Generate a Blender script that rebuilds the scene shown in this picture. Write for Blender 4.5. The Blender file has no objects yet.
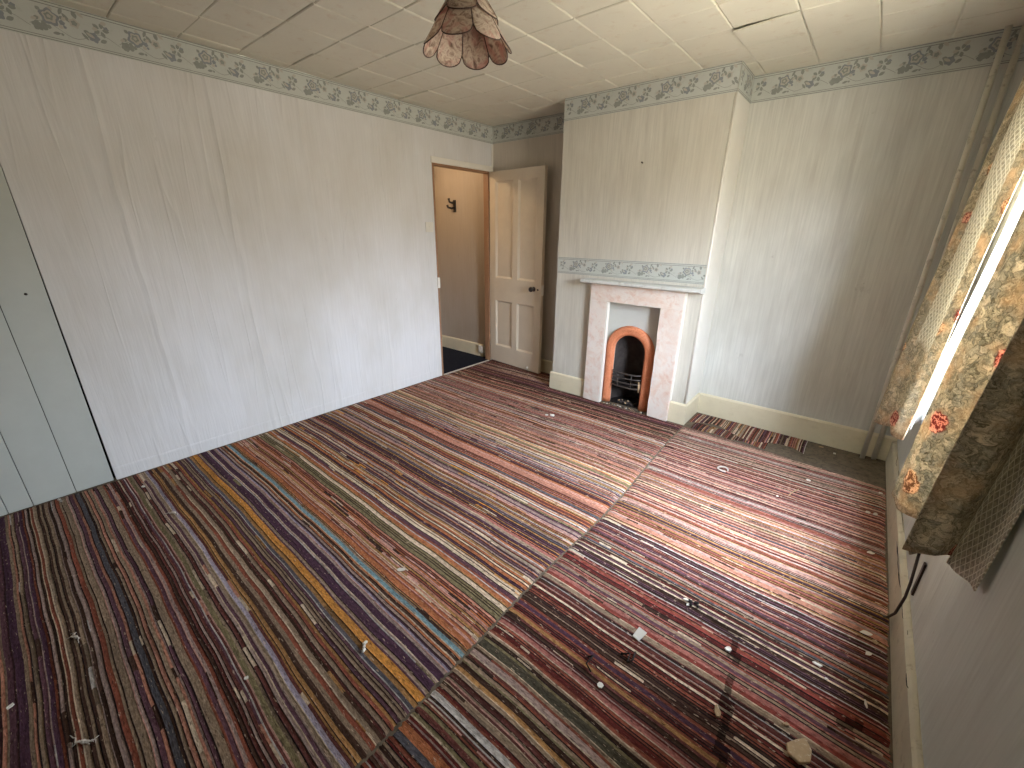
import bpy, bmesh, math, random
import numpy as np
from mathutils import Vector, Matrix

S = bpy.context.scene
C = S.collection
PI = math.pi

# ---------------------------------------------------------------- dimensions (metres)
W, D, F, H = 3.593, 3.532, 3.193, 2.40        # right wall x, alcove wall y, chimney face y, ceiling z
BX0, BX1 = 1.072, 2.327                       # chimney breast
NEAR = -0.95                                  # wall behind the camera
DY0, DY1, DZ = 2.728, 3.477, 1.995            # doorway in the left wall
WY0, WY1, WZ0, WZ1 = 1.60, 2.72, 0.63, 2.06   # window opening in the right wall
HX, HY0, HY1 = -0.92, 1.9, 3.53               # hallway

# ---------------------------------------------------------------- helpers
def lin(c):
    f = lambda v: v/12.92 if v <= .04045 else ((v+.055)/1.055)**2.4
    return tuple(f(v/255) for v in c)

BASE = {}
def link(name, bm, mat, parent=None, smooth=False, bevel=0, bseg=2, solid=0):
    me = bpy.data.meshes.new(name)
    if parent is not None:
        bmesh.ops.translate(bm, verts=bm.verts, vec=-BASE[parent.name])
    bm.normal_update()
    bm.to_mesh(me); bm.free()
    o = bpy.data.objects.new(name, me); C.objects.link(o)
    for m in (mat if isinstance(mat, (list, tuple)) else [mat]):
        me.materials.append(m)
    if parent is not None:
        o.parent = parent
        BASE[o.name] = BASE[parent.name].copy()
    else:
        BASE[o.name] = Vector((0, 0, 0))
    if smooth:
        for p in me.polygons: p.use_smooth = True
    if solid:
        m = o.modifiers.new('solid', 'SOLIDIFY'); m.thickness = solid; m.offset = 0
    if bevel:
        m = o.modifiers.new('bevel', 'BEVEL'); m.width = bevel; m.segments = bseg; m.limit_method = 'ANGLE'
    return o

def recentre(o):
    """put a single-mesh thing's origin at the middle of its base"""
    me = o.data
    n = len(me.vertices)
    a = np.empty(n*3, 'f'); me.vertices.foreach_get('co', a); a = a.reshape(-1, 3)
    mid = (a.min(0)+a.max(0))/2; mid[2] = a[:, 2].min()
    a -= mid; me.vertices.foreach_set('co', a.ravel()); me.update()
    o.location = Vector([float(v) for v in mid])
    return o

def tag(o, label, cat, group=None):
    o['label'] = label; o['category'] = cat
    if group: o['group'] = group
    return o

def thing(name, loc, label, cat, group=None):
    o = bpy.data.objects.new(name, None); C.objects.link(o)
    o.location = loc; o.empty_display_size = .05
    BASE[o.name] = Vector(loc)
    return tag(o, label, cat, group)

def struct(o):
    o['kind'] = 'structure'; return o

def struct_empty(name, loc=(0, 0, 0)):
    o = bpy.data.objects.new(name, None); C.objects.link(o)
    o.location = loc; BASE[o.name] = Vector(loc); o['kind'] = 'structure'
    return o

def box(bm, x0, x1, y0, y1, z0, z1, mi=0):
    v = [bm.verts.new((x, y, z)) for z in (z0, z1) for y in (y0, y1) for x in (x0, x1)]
    for q in ((0, 2, 3, 1), (4, 5, 7, 6), (0, 1, 5, 4), (2, 6, 7, 3), (0, 4, 6, 2), (1, 3, 7, 5)):
        f = bm.faces.new([v[i] for i in q]); f.material_index = mi
    return v

def boxes(*bs):
    bm = bmesh.new()
    for b in bs: box(bm, *b)
    return bm

def prism(bm, poly, axis, a, b, mi=0):
    """extrude 2-D polygon along axis between a and b"""
    def P(p, t):
        return {0: (t, p[0], p[1]), 1: (p[0], t, p[1]), 2: (p[0], p[1], t)}[axis]
    A = [bm.verts.new(P(p, a)) for p in poly]; B = [bm.verts.new(P(p, b)) for p in poly]
    n = len(poly)
    fs = [bm.faces.new(A), bm.faces.new(B[::-1])]
    for i in range(n):
        fs.append(bm.faces.new((A[i], B[i], B[(i+1) % n], A[(i+1) % n])))
    for f in fs: f.material_index = mi
    bmesh.ops.recalc_face_normals(bm, faces=fs)

def tube(bm, pts, r, seg=10, mi=0, cap=True):
    pts = [Vector(p) for p in pts]; n = len(pts)
    rs = r if isinstance(r, (list, tuple)) else [r]*n
    rings = []
    up = None
    for i, p in enumerate(pts):
        t = (pts[min(i+1, n-1)] - pts[max(i-1, 0)]).normalized()
        if up is None:
            up = t.orthogonal().normalized()
        else:
            up = (up - t*up.dot(t)).normalized()
        sd = t.cross(up)
        rings.append([bm.verts.new(p + rs[i]*(math.cos(2*PI*k/seg)*up + math.sin(2*PI*k/seg)*sd)) for k in range(seg)])
    fs = []
    for i in range(n-1):
        for k in range(seg):
            fs.append(bm.faces.new((rings[i][k], rings[i][(k+1) % seg], rings[i+1][(k+1) % seg], rings[i+1][k])))
    if cap:
        fs.append(bm.faces.new(rings[0][::-1])); fs.append(bm.faces.new(rings[-1]))
    for f in fs: f.material_index = mi; f.smooth = True

def lathe(bm, prof, centre, axis=2, seg=24):
    """prof: list of (radius, offset along axis)"""
    c = Vector(centre); rings = []
    for r, h in prof:
        ring = []
        for k in range(seg):
            a = 2*PI*k/seg; u, v = r*math.cos(a), r*math.sin(a)
            d = {2: (u, v, h), 1: (u, h, v), 0: (h, u, v)}[axis]
            ring.append(bm.verts.new(c + Vector(d)))
        rings.append(ring)
    fs = []
    for i in range(len(rings)-1):
        for k in range(seg):
            fs.append(bm.faces.new((rings[i][k], rings[i][(k+1) % seg], rings[i+1][(k+1) % seg], rings[i+1][k])))
    fs.append(bm.faces.new(rings[0])); fs.append(bm.faces.new(rings[-1][::-1]))
    for f in fs: f.smooth = True
    bmesh.ops.recalc_face_normals(bm, faces=fs)

# ---------------------------------------------------------------- node materials
class NT:
    def __init__(s, name, rough=.8, spec=.3):
        s.m = bpy.data.materials.new(name); s.m.use_nodes = True
        s.t = s.m.node_tree; s.N = s.t.nodes; s.L = s.t.links
        s.b = s.N['Principled BSDF']; s.out = s.N['Material Output']
        s.b.inputs['Roughness'].default_value = rough
        s.b.inputs['Specular IOR Level'].default_value = spec
    def n(s, typ, **kw):
        d = s.N.new(typ)
        for k, v in kw.items(): setattr(d, k, v)
        return d
    def put(s, sock, v):
        if isinstance(v, bpy.types.NodeSocket): s.L.new(v, sock)
        elif isinstance(v, tuple) and len(v) == 3 and sock.type == 'RGBA': sock.default_value = (*v, 1)
        else: sock.default_value = v
    def coord(s, which='Object'):
        return s.n('ShaderNodeTexCoord').outputs[which]
    def scale(s, vec, sc, loc=(0, 0, 0), rot=(0, 0, 0)):
        m = s.n('ShaderNodeMapping'); s.put(m.inputs['Vector'], vec)
        m.inputs['Scale'].default_value = sc; m.inputs['Location'].default_value = loc; m.inputs['Rotation'].default_value = rot
        return m.outputs[0]
    def noise(s, vec, scale=5, detail=3, rough=.5, dist=0):
        t = s.n('ShaderNodeTexNoise'); s.put(t.inputs['Vector'], vec)
        t.inputs['Scale'].default_value = scale; t.inputs['Detail'].default_value = detail
        t.inputs['Roughness'].default_value = rough; t.inputs['Distortion'].default_value = dist
        return t.outputs['Fac']
    def voro(s, vec, scale, feature='F1', rnd=1, out='Distance'):
        t = s.n('ShaderNodeTexVoronoi', feature=feature); s.put(t.inputs['Vector'], vec)
        t.inputs['Scale'].default_value = scale; t.inputs['Randomness'].default_value = rnd
        return t.outputs[out]
    def ramp(s, fac, stops, interp='LINEAR'):
        r = s.n('ShaderNodeValToRGB'); s.put(r.inputs[0], fac); e = r.color_ramp.elements
        r.color_ramp.interpolation = interp
        while len(e) > 1: e.remove(e[-1])
        for i, (p, c) in enumerate(stops):
            x = e[0] if i == 0 else e.new(p)
            x.position = p
            x.color = (c, c, c, 1) if not isinstance(c, tuple) else (*c, 1)
        return r.outputs[0]
    def mix(s, fac, a, b, mode='MIX'):
        m = s.n('ShaderNodeMix', data_type='RGBA', blend_type=mode)
        s.put(m.inputs[0], fac); s.put(m.inputs[6], a); s.put(m.inputs[7], b)
        return m.outputs[2]
    def math(s, op, a, b=0.0, c=None, clamp=False):
        m = s.n('ShaderNodeMath', operation=op, use_clamp=clamp); s.put(m.inputs[0], a); s.put(m.inputs[1], b)
        if c is not None: s.put(m.inputs[2], c)
        return m.outputs[0]
    def sep(s, v):
        m = s.n('ShaderNodeSeparateXYZ'); s.put(m.inputs[0], v); return m.outputs
    def bump(s, h, strength=.3, dist=.01):
        b = s.n('ShaderNodeBump'); s.put(b.inputs['Height'], h)
        b.inputs['Strength'].default_value = strength; b.inputs['Distance'].default_value = dist
        s.L.new(b.outputs[0], s.b.inputs['Normal'])
    def col(s, v): s.put(s.b.inputs['Base Color'], v)

def paint(name, rgb, rough=.55, var=.12, dirt=None, spec=.35, scale=9):
    t = NT(name, rough, spec); co = t.coord()
    c = lin(rgb); d = tuple(v*(1-var*2) for v in c)
    k = t.mix(t.noise(co, scale, 5, .6), d, tuple(min(1, v*(1+var*.6)) for v in c))
    if dirt:
        k = t.mix(t.ramp(t.noise(co, scale*2.3, 6, .7), [(.56, 0.0), (.74, 1.0)]), k, lin(dirt))
    t.col(k); t.bump(t.noise(co, 60, 3), .08, .004)
    return t.m

def wallpaper(name, base, stain, seed, bump=1.0, dark=(120, 112, 104), axis=0, streak=1.0, crease=1.0):
    """lumpy painted lining paper: faint vertical relief, seams and creases, old damp stains"""
    t = NT(name, .72, .25); co = t.coord(); ax = t.sep(co)
    off = (seed*3.1, seed*1.7, seed*.6)
    fine = t.noise(t.scale(co, (85, 85, 3.0), off), 1, 5, .7)
    mid = t.noise(t.scale(co, (13, 13, 1.1), off), 1, 5, .65, .5)
    big = t.noise(t.scale(co, (1.5, 1.5, .8), off), 1, 4, .6)
    b = lin(base)
    k = t.mix(t.ramp(fine, [(.35, 0.0), (.65, 1.0)]), tuple(v*(1-.13*streak) for v in b), tuple(min(1, v*(1+.04*streak)) for v in b))
    k = t.mix(t.ramp(mid, [(.52, 0.0), (.74, .5*streak)]), k, lin(dark))
    k = t.mix(t.ramp(big, [(.42, 0.0), (.72, .6)]), k, lin(stain))
    # scuffs
    sc = t.noise(t.scale(co, (7, 7, 4), (seed, 2, 1)), 1, 7, .78)
    k = t.mix(t.ramp(sc, [(.65, 0.0), (.74, .4)]), k, lin((122, 116, 108)))
    t.col(k)
    # long creases: contour lines of a stretched noise; seams every half metre
    cr = t.noise(t.scale(co, (5.0, 5.0, .42), (seed*5, seed, 3)), 1, 2, .5, .5)
    gate = t.ramp(t.noise(t.scale(co, (2.5, 2.5, 1.3), (seed, 9, 2)), 1, 2), [(.42, 0.0), (.58, 1.0)])
    line = t.ramp(t.math('ABSOLUTE', t.math('SUBTRACT', cr, .5)), [(0.0, 1.0), (.010, .5), (.026, 0.0)])
    line = t.math('MULTIPLY', line, gate)
    wob = t.math('MULTIPLY', t.math('SUBTRACT', t.noise(t.scale(co, (1, 1, 2.2), (seed*2, 0, 5)), 1, 3), .5), .05)
    sm = t.math('PINGPONG', t.math('ADD', ax[axis], t.math('ADD', wob, 20+.13*seed)), .265)
    seam = t.ramp(sm, [(0.0, 1.0), (.010, .55), (.022, 0.0)])
    h = t.math('ADD', t.math('MULTIPLY', fine, .30*streak), t.math('MULTIPLY', mid, .55))
    h = t.math('ADD', h, t.math('MULTIPLY', t.math('ADD', line, seam), .5*crease))
    t.bump(h, .5*bump, .014)
    return t.m

M = {}
M['paper_left'] = wallpaper('paper_left', (222, 222, 222), (194, 190, 180), 1, 1.0, (202, 200, 196), 1, .45, 1.0)
M['paper_far'] = wallpaper('paper_far', (214, 211, 200), (184, 178, 162), 2, .9, (176, 170, 160), 0, .9, .35)
M['paper_alcove'] = wallpaper('paper_alcove', (214, 214, 207), (172, 170, 160), 3, .5, (180, 176, 170), 0, .9, .35)
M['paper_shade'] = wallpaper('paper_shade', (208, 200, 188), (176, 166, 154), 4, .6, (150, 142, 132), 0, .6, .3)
M['paper_hall'] = wallpaper('paper_hall', (180, 170, 158), (168, 152, 130), 5, .6, (172, 162, 148), 0, .5, .3)
M['plaster'] = wallpaper('plaster', (196, 200, 194), (168, 168, 162), 6, .6, (150, 150, 144), 1, .7, .5)
M['cream'] = paint('cream_gloss', (226, 216, 188), .35, .08, (212, 201, 172))
M['cream_old'] = paint('cream_chipped', (204, 196, 174), .4, .16, (150, 140, 120))
M['white'] = paint('white_gloss', (232, 229, 220), .35, .05)
M['door'] = paint('door_paint', (222, 210, 190), .38, .06, (214, 202, 181))
M['plank'] = paint('plank_paint', (190, 195, 189), .45, .05)
M['shelf'] = paint('shelf_paint', (214, 216, 212), .4, .08, (176, 176, 170))
M['plastic'] = paint('white_plastic', (226, 222, 212), .35, .03)
M['dark'] = paint('dark_void', (26, 23, 21), .9, .2)
M['black_iron'] = paint('black_iron', (34, 31, 30), .45, .2, (60, 50, 44), .5, 30)
M['grate'] = paint('grate_iron', (70, 64, 60), .4, .2, (120, 100, 84), .6, 40)
M['knob'] = paint('dark_knob', (40, 28, 22), .3, .1, None, .5)
M['pipe'] = paint('pipe_paint', (216, 210, 194), .4, .08, (150, 140, 122))
M['jamb'] = paint('jamb_paint', (160, 124, 96), .45, .1, (130, 96, 72))
M['cable'] = paint('brown_cable', (52, 40, 36), .5, .1)
M['socket_grey'] = paint('socket_grey', (200, 196, 186), .4, .05)
M['inset'] = paint('inset_paint', (206, 208, 202), .42, .05)
M['hall_carpet'] = paint('hall_carpet', (38, 42, 54), .95, .4, (22, 24, 32), .1, 40)
M['tile'] = paint('ceiling_tile', (220, 217, 202), .6, .05, (206, 196, 178), .25, 6)
M['chip'] = paint('paint_chip', (232, 228, 218), .6, .06)
M['chip_tan'] = paint('plaster_chip', (186, 158, 122), .8, .15, (228, 220, 204), .2, 60)
M['chip_dark'] = paint('dark_crumb', (34, 28, 26), .8, .2)
M['fluff'] = paint('fluff', (214, 206, 196), .9, .06)

# pink painted, marbled slab of the fire surround
t = NT('pink_marbling', .5, .35); co = t.coord()
n1 = t.noise(co, 5.5, 6, .65, 1.6); n2 = t.noise(co, 16, 5, .6, 1)
k = t.mix(t.ramp(n1, [(.28, 0.0), (.56, 1.0)]), lin((224, 196, 178)), lin((232, 222, 213)))
k = t.mix(t.ramp(n2, [(.55, 0.0), (.72, .55)]), k, lin((214, 170, 146)))
v = t.voro(t.mix(.12, co, t.n('ShaderNodeTexNoise').outputs['Color']), 9, 'DISTANCE_TO_EDGE')
k = t.mix(t.ramp(v, [(0.0, .5), (.04, 0.0)]), k, lin((240, 226, 214)))
t.col(k); t.bump(n2, .1, .004); M['pink'] = t.m

# orange stippled arch
t = NT('orange_arch', .5, .4); co = t.coord()
k = t.mix(t.noise(co, 18, 4, .6), lin((206, 120, 82)), lin((236, 158, 116)))
bd = t.voro(co, 95, 'F1', .3)
k = t.mix(t.ramp(bd, [(.25, .6), (.5, 0.0)]), k, lin((172, 88, 56)))
t.col(k); t.bump(bd, .5, .004); M['arch'] = t.m

# soot blackened firebrick
t = NT('soot', .9, .15); co = t.coord()
k = t.mix(t.noise(co, 9, 5, .65), lin((22, 20, 20)), lin((92, 84, 80)))
t.col(k); t.bump(t.noise(co, 25, 5), .5, .01); M['soot'] = t.m

# lino / bare boards at the edges
t = NT('old_floor', .75, .2); co = t.coord()
v = t.voro(t.scale(co, (14, 9, 1)), 1, 'F1', .9, 'Color')
k = t.mix(t.noise(co, 13, 6, .7, .6), lin((58, 50, 42)), lin((138, 124, 104)))
k = t.mix(t.ramp(t.noise(co, 34, 6, .7), [(.5, 0.0), (.64, .7)]), k, lin((66, 62, 52)))
k = t.mix(t.ramp(t.noise(co, 70, 4, .7), [(.66, 0.0), (.7, .8)]), k, lin((176, 164, 146)))
t.col(k); t.bump(t.noise(co, 40, 5), .4, .006); M['floor'] = t.m

# woven rag rug
t = NT('rag_weave', .95, .08); co = t.coord()
at = t.n('ShaderNodeVertexColor'); at.layer_name = 'Col'
f = t.noise(t.scale(co, (55, 150, 1)), 1, 4, .65)
k = t.mix(t.ramp(f, [(.3, 0.0), (.7, 1.0)]), (.45, .43, .42), (1.25, 1.25, 1.25))
k = t.mix(1.0, at.outputs['Color'], k, 'MULTIPLY')
fl = t.noise(t.scale(co, (26, 190, 1)), 1, 3, .6)
k = t.mix(t.ramp(fl, [(.60, 0.0), (.66, .75)]), k, lin((58, 44, 38)))
fl2 = t.noise(t.scale(co, (34, 170, 1), (4, 7, 0)), 1, 3, .6)
k = t.mix(t.ramp(fl2, [(.63, 0.0), (.68, .65)]), k, lin((210, 186, 160)))
dirt = t.noise(co, 3.2, 6, .7)
k = t.mix(t.ramp(dirt, [(.5, 0.0), (.8, .45)]), k, lin((70, 56, 46)))
t.col(k)
t.bump(t.math('ADD', f, t.math('MULTIPLY', t.noise(co, 320, 2), .5)), .5, .006)
M['rug'] = t.m

# wallpaper border inks
M['b_base'] = paint('border_ground', (198, 202, 196), .7, .05, (180, 185, 177))
M['b_line'] = paint('border_line', (132, 134, 128), .7, .06)
M['b_leaf'] = paint('border_leaf', (156, 160, 154), .7, .14, None, .2, 40)
M['b_rose'] = paint('border_rose', (150, 155, 160), .7, .14, None, .2, 50)
M['b_pale'] = paint('border_pale', (190, 186, 176), .7, .06)

# floral furnishing fabric, uv in metres
def fabric(name, gain=1.0, trans=.3):
    t = NT(name, .9, .1); uv = t.n('ShaderNodeUVMap').outputs[0]
    x = t.sep(uv)
    wob = t.n('ShaderNodeTexNoise'); t.put(wob.inputs['Vector'], uv); wob.inputs['Scale'].default_value = 30; wob.inputs['Detail'].default_value = 4
    wuv = t.mix(.06, uv, wob.outputs['Color'])
    g = lambda c: tuple(v*gain for v in lin(c))
    # leafy ground
    e = t.voro(wuv, 46, 'DISTANCE_TO_EDGE'); cs = t.sep(t.voro(wuv, 46, 'F1', 1, 'Color'))[0]
    k = t.ramp(cs, [(0.0, g((150, 144, 126))), (.3, g((190, 176, 150))), (.55, g((164, 158, 142))), (.8, g((208, 194, 168)))], 'LINEAR')
    sw_ = t.noise(t.scale(wuv, (70, 48, 1)), 1, 4, .7, 2.0)
    k = t.mix(t.ramp(sw_, [(.40, .85), (.48, .1), (.56, 0.0)]), k, g((104, 98, 80)))
    k = t.mix(t.ramp(t.math('ABSOLUTE', t.math('SUBTRACT', sw_, .54)), [(0.0, .7), (.02, 0.0)]), k, g((78, 72, 60)))
    k = t.mix(t.ramp(e, [(0.0, .6), (.05, .25), (.12, 0.0)]), k, g((88, 82, 68)))
    blot = t.noise(uv, 9, 3, .6)
    k = t.mix(t.ramp(blot, [(.5, 0.0), (.64, .55)]), k, g((196, 166, 130)))
    veins = t.noise(t.scale(wuv, (120, 70, 1)), 1, 3, .6, 1.0)
    k = t.mix(t.ramp(veins, [(.54, 0.0), (.62, .45)]), k, g((226, 212, 180)))
    # roses
    rd = t.voro(uv, 8.2, 'F1', .8); rc = t.sep(t.voro(uv, 8.2, 'F1', .8, 'Color'))[1]
    rn = t.noise(uv, 34, 4, .7)
    ring = t.math('SINE', t.math('ADD', t.math('MULTIPLY', rd, 30), t.math('MULTIPLY', rn, 26)))
    rose = t.ramp(ring, [(0.0, g((128, 66, 60))), (.45, g((190, 122, 104))), (.8, g((226, 180, 154)))])
    gold = t.ramp(ring, [(0.0, g((132, 98, 72))), (.5, g((194, 152, 118))), (.85, g((226, 196, 160)))])
    fl = t.mix(t.ramp(rc, [(.55, 0.0), (.56, 1.0)]), rose, gold)
    edge = t.math('ADD', rd, t.math('MULTIPLY', t.math('SUBTRACT', rn, .5), .25))
    mask = t.math('MULTIPLY', t.ramp(edge, [(.30, 1.0), (.335, 0.0)]), t.ramp(rc, [(.18, 0.0), (.19, 1.0)]))
    k = t.mix(mask, k, fl)
    # trellis stripe
    d1 = t.math('ABSOLUTE', t.math('SINE', t.math('MULTIPLY', t.math('ADD', t.math('MULTIPLY', x[0], 1.7), x[1]), 95)))
    d2 = t.math('ABSOLUTE', t.math('SINE', t.math('MULTIPLY', t.math('SUBTRACT', t.math('MULTIPLY', x[0], 1.7), x[1]), 95)))
    lat = t.ramp(t.math('MINIMUM', d1, d2), [(.16, 1.0), (.32, 0.0)])
    tr = t.mix(t.ramp(t.noise(uv, 90, 3), [(.4, 0.0), (.6, 1.0)]), g((168, 161, 142)), g((204, 196, 174)))
    tr = t.mix(lat, tr, g((240, 236, 222)))
    band = t.n('ShaderNodeVertexColor'); band.layer_name = 'Band'
    bm_ = t.math('MULTIPLY_ADD', t.math('SUBTRACT', t.noise(uv, 9, 2), .5), .5, t.sep(band.outputs['Color'])[0])
    k = t.mix(t.ramp(bm_, [(.45, 0.0), (.55, 1.0)]), k, tr)
    t.col(k)
    t.bump(t.noise(uv, 500, 2), .25, .002)
    tl = t.n('ShaderNodeBsdfTranslucent'); t.L.new(k, tl.inputs[0])
    mx = t.n('ShaderNodeMixShader'); mx.inputs[0].default_value = trans
    t.L.new(t.b.outputs[0], mx.inputs[1]); t.L.new(tl.outputs[0], mx.inputs[2]); t.L.new(mx.outputs[0], t.out.inputs[0])
    return t.m
M['fabric'] = fabric('floral_curtain', 1.12, .3)
M['fabric_near'] = M['fabric']

# lampshade cloth
t = NT('shade_cloth', .8, .15); co = t.coord()
a = t.noise(co, 26, 5, .6, 1.4); b = t.noise(co, 11, 4, .6, .8)
k = t.ramp(a, [(.32, lin((138, 120, 108))), (.44, lin((200, 180, 164))), (.56, lin((236, 226, 212))), (.68, lin((188, 162, 150)))])
k = t.mix(t.ramp(b, [(.52, 0.0), (.64, .7)]), k, lin((214, 164, 152)))
t.col(k); t.bump(a, .2, .003)
tl = t.n('ShaderNodeBsdfTranslucent'); t.L.new(k, tl.inputs[0]); mx = t.n('ShaderNodeMixShader'); mx.inputs[0].default_value = .5
t.L.new(t.b.outputs[0], mx.inputs[1]); t.L.new(tl.outputs[0], mx.inputs[2]); t.L.new(mx.outputs[0], t.out.inputs[0])
M['shade'] = t.m
M['piping'] = paint('shade_piping', (88, 70, 62), .7, .1)

# white lining / net
t = NT('white_net', .9, .1); t.col(lin((240, 240, 238)))
tl = t.n('ShaderNodeBsdfTranslucent'); tl.inputs[0].default_value = (.86, .88, .9, 1); mx = t.n('ShaderNodeMixShader'); mx.inputs[0].default_value = .6
t.L.new(t.b.outputs[0], mx.inputs[1]); t.L.new(tl.outputs[0], mx.inputs[2]); t.L.new(mx.outputs[0], t.out.inputs[0])
M['net'] = t.m
# window glass
t = NT('window_glass', .02, .5)
tr = t.n('ShaderNodeBsdfTransparent'); gl = t.n('ShaderNodeBsdfGlossy'); gl.inputs['Roughness'].default_value = .03
mx = t.n('ShaderNodeMixShader'); mx.inputs[0].default_value = .07
t.L.new(tr.outputs[0], mx.inputs[1]); t.L.new(gl.outputs[0], mx.inputs[2]); t.L.new(mx.outputs[0], t.out.inputs[0])
M['glass'] = t.m

# ================================================================ SETTING
T = .05
struct(link('floor', boxes((0, W+.3, NEAR-.1, D+.1, -.08, 0), (-T, 0, NEAR-.1, DY0-.1, -.08, 0)), M['floor']))
struct(link('floor_hall', boxes((HX-.1, -.0, HY0-.1, HY1+.1, -.085, -.004)), M['hall_carpet']))
# left wall: doorway and a boarded opening
PY, PZ = .152, 1.98
struct(link('wall_left', boxes((-T, 0, PY, DY0, 0, H), (-T, 0, DY0, DY1, DZ, H), (-T, 0, DY1, D+.1, 0, H),
                               (-T, 0, -.80, PY, PZ, H), (-T, 0, NEAR-.1, -.80, 0, H)), M['paper_left']))
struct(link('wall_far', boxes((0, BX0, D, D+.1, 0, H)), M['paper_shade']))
struct(link('wall_alcove', boxes((BX1, W+.3, D, D+.1, 0, H)), M['paper_alcove']))
# chimney breast with the fireplace void
OX0, OX1, OZ = 1.575, 2.045, .90
struct(link('wall_chimney', boxes((BX0, OX0, F, D+.1, 0, H), (OX1, BX1, F, D+.1, 0, H), (OX0, OX1, F, D+.1, OZ, H),
                                  (OX0, OX1, D, D+.1, 0, OZ)), M['paper_far']))
struct(link('wall_right', boxes((W, W+.22, NEAR-.1, WY0, 0, H), (W, W+.22, WY1, D, 0, H), (W, W+.22, WY0, WY1, 0, WZ0),
                                (W, W+.22, WY0, WY1, WZ1, H)), M['plaster']))
struct(link('wall_near', boxes((0, W, NEAR-.1, NEAR, 0, H)), M['paper_far']))
struct(link('wall_hall_end', boxes((HX-.1, -T, HY1, HY1+.1, 0, H)), M['paper_hall']))
struct(link('wall_hall_side', boxes((HX-.1, HX, HY0, HY1, 0, H)), M['paper_hall']))
struct(link('wall_hall_near', boxes((HX-.1, -T, HY0-.1, HY0, 0, H)), M['paper_hall']))
struct(link('ceiling_hall', boxes((HX-.1, -T, HY0-.1, HY1+.1, H, H+.08)), M['white']))

# ceiling of square polystyrene tiles, one pair of which has come loose
bm = bmesh.new(); rnd = random.Random(5)
box(bm, -T, W+.22, NEAR-.1, D+.1, H+.008, H+.09)
P_ = .2875
def tile(bm, x0, x1, y0, y1, dz, tx, ty, g=.0016, ch=.005):
    z = lambda x, y: H + dz + tx*(x-(x0+x1)/2) + ty*(y-(y0+y1)/2)
    X0, X1, Y0, Y1 = x0+g, x1-g, y0+g, y1-g
    top = [(X0, Y0), (X1, Y0), (X1, Y1), (X0, Y1)]
    bot = [(X0+ch, Y0+ch), (X1-ch, Y0+ch), (X1-ch, Y1-ch), (X0+ch, Y1-ch)]
    a = [bm.verts.new((x, y, H+.0085)) for x, y in top]
    m = [bm.verts.new((x, y, z(x, y)+.0035)) for x, y in top]
    b = [bm.verts.new((x, y, z(x, y))) for x, y in bot]
    bm.faces.new(b)
    for i in range(4):
        j = (i+1) % 4
        bm.faces.new((a[i], a[j], m[j], m[i])); bm.faces.new((m[i], m[j], b[j], b[i]))
for i in range(-10, 6):
    for j in range(-14, 4):
        x0, y0 = 2.392+P_*i, 2.695+P_*j
        x1, y1 = x0+P_, y0+P_
        if i == 0 and j in (0, 1): continue
        x0, x1, y0, y1 = max(x0, 0), min(x1, W), max(y0, NEAR), min(y1, D)
        if x1-x0 < .03 or y1-y0 < .03: continue
        tile(bm, x0, x1, y0, y1, rnd.uniform(-.0025, .002), rnd.uniform(-.011, .011), rnd.uniform(-.011, .011))
bmesh.ops.recalc_face_normals(bm, faces=bm.faces)
struct(link('ceiling', bm, M['tile']))
bm = bmesh.new()
for (y0, y1, za, zb) in ((2.697, 2.981, -.017, -.004), (2.984, 3.262, -.004, -.001)):
    x0, x1 = 2.395, 2.676
    v = []
    for up in (0, .006):
        for (x, y) in ((x0, y0), (x1, y0), (x1, y1), (x0, y1)):
            sag = (za if y == y0 else zb)*(1.0 if x == x0 else .12)
            v.append(bm.verts.new((x, y, H+sag+up)))
    bm.faces.new(v[:4]); bm.faces.new(v[4:][::-1])
    for i in range(4):
        j = (i+1) % 4; bm.faces.new((v[i], v[i+4], v[j+4], v[j]))
bmesh.ops.recalc_face_normals(bm, faces=bm.faces)
tag(recentre(link('ceiling_tile', bm, M['tile'])), 'loose cream ceiling tile sagging at one corner beside the top of the chimney breast', 'ceiling tile')

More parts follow.
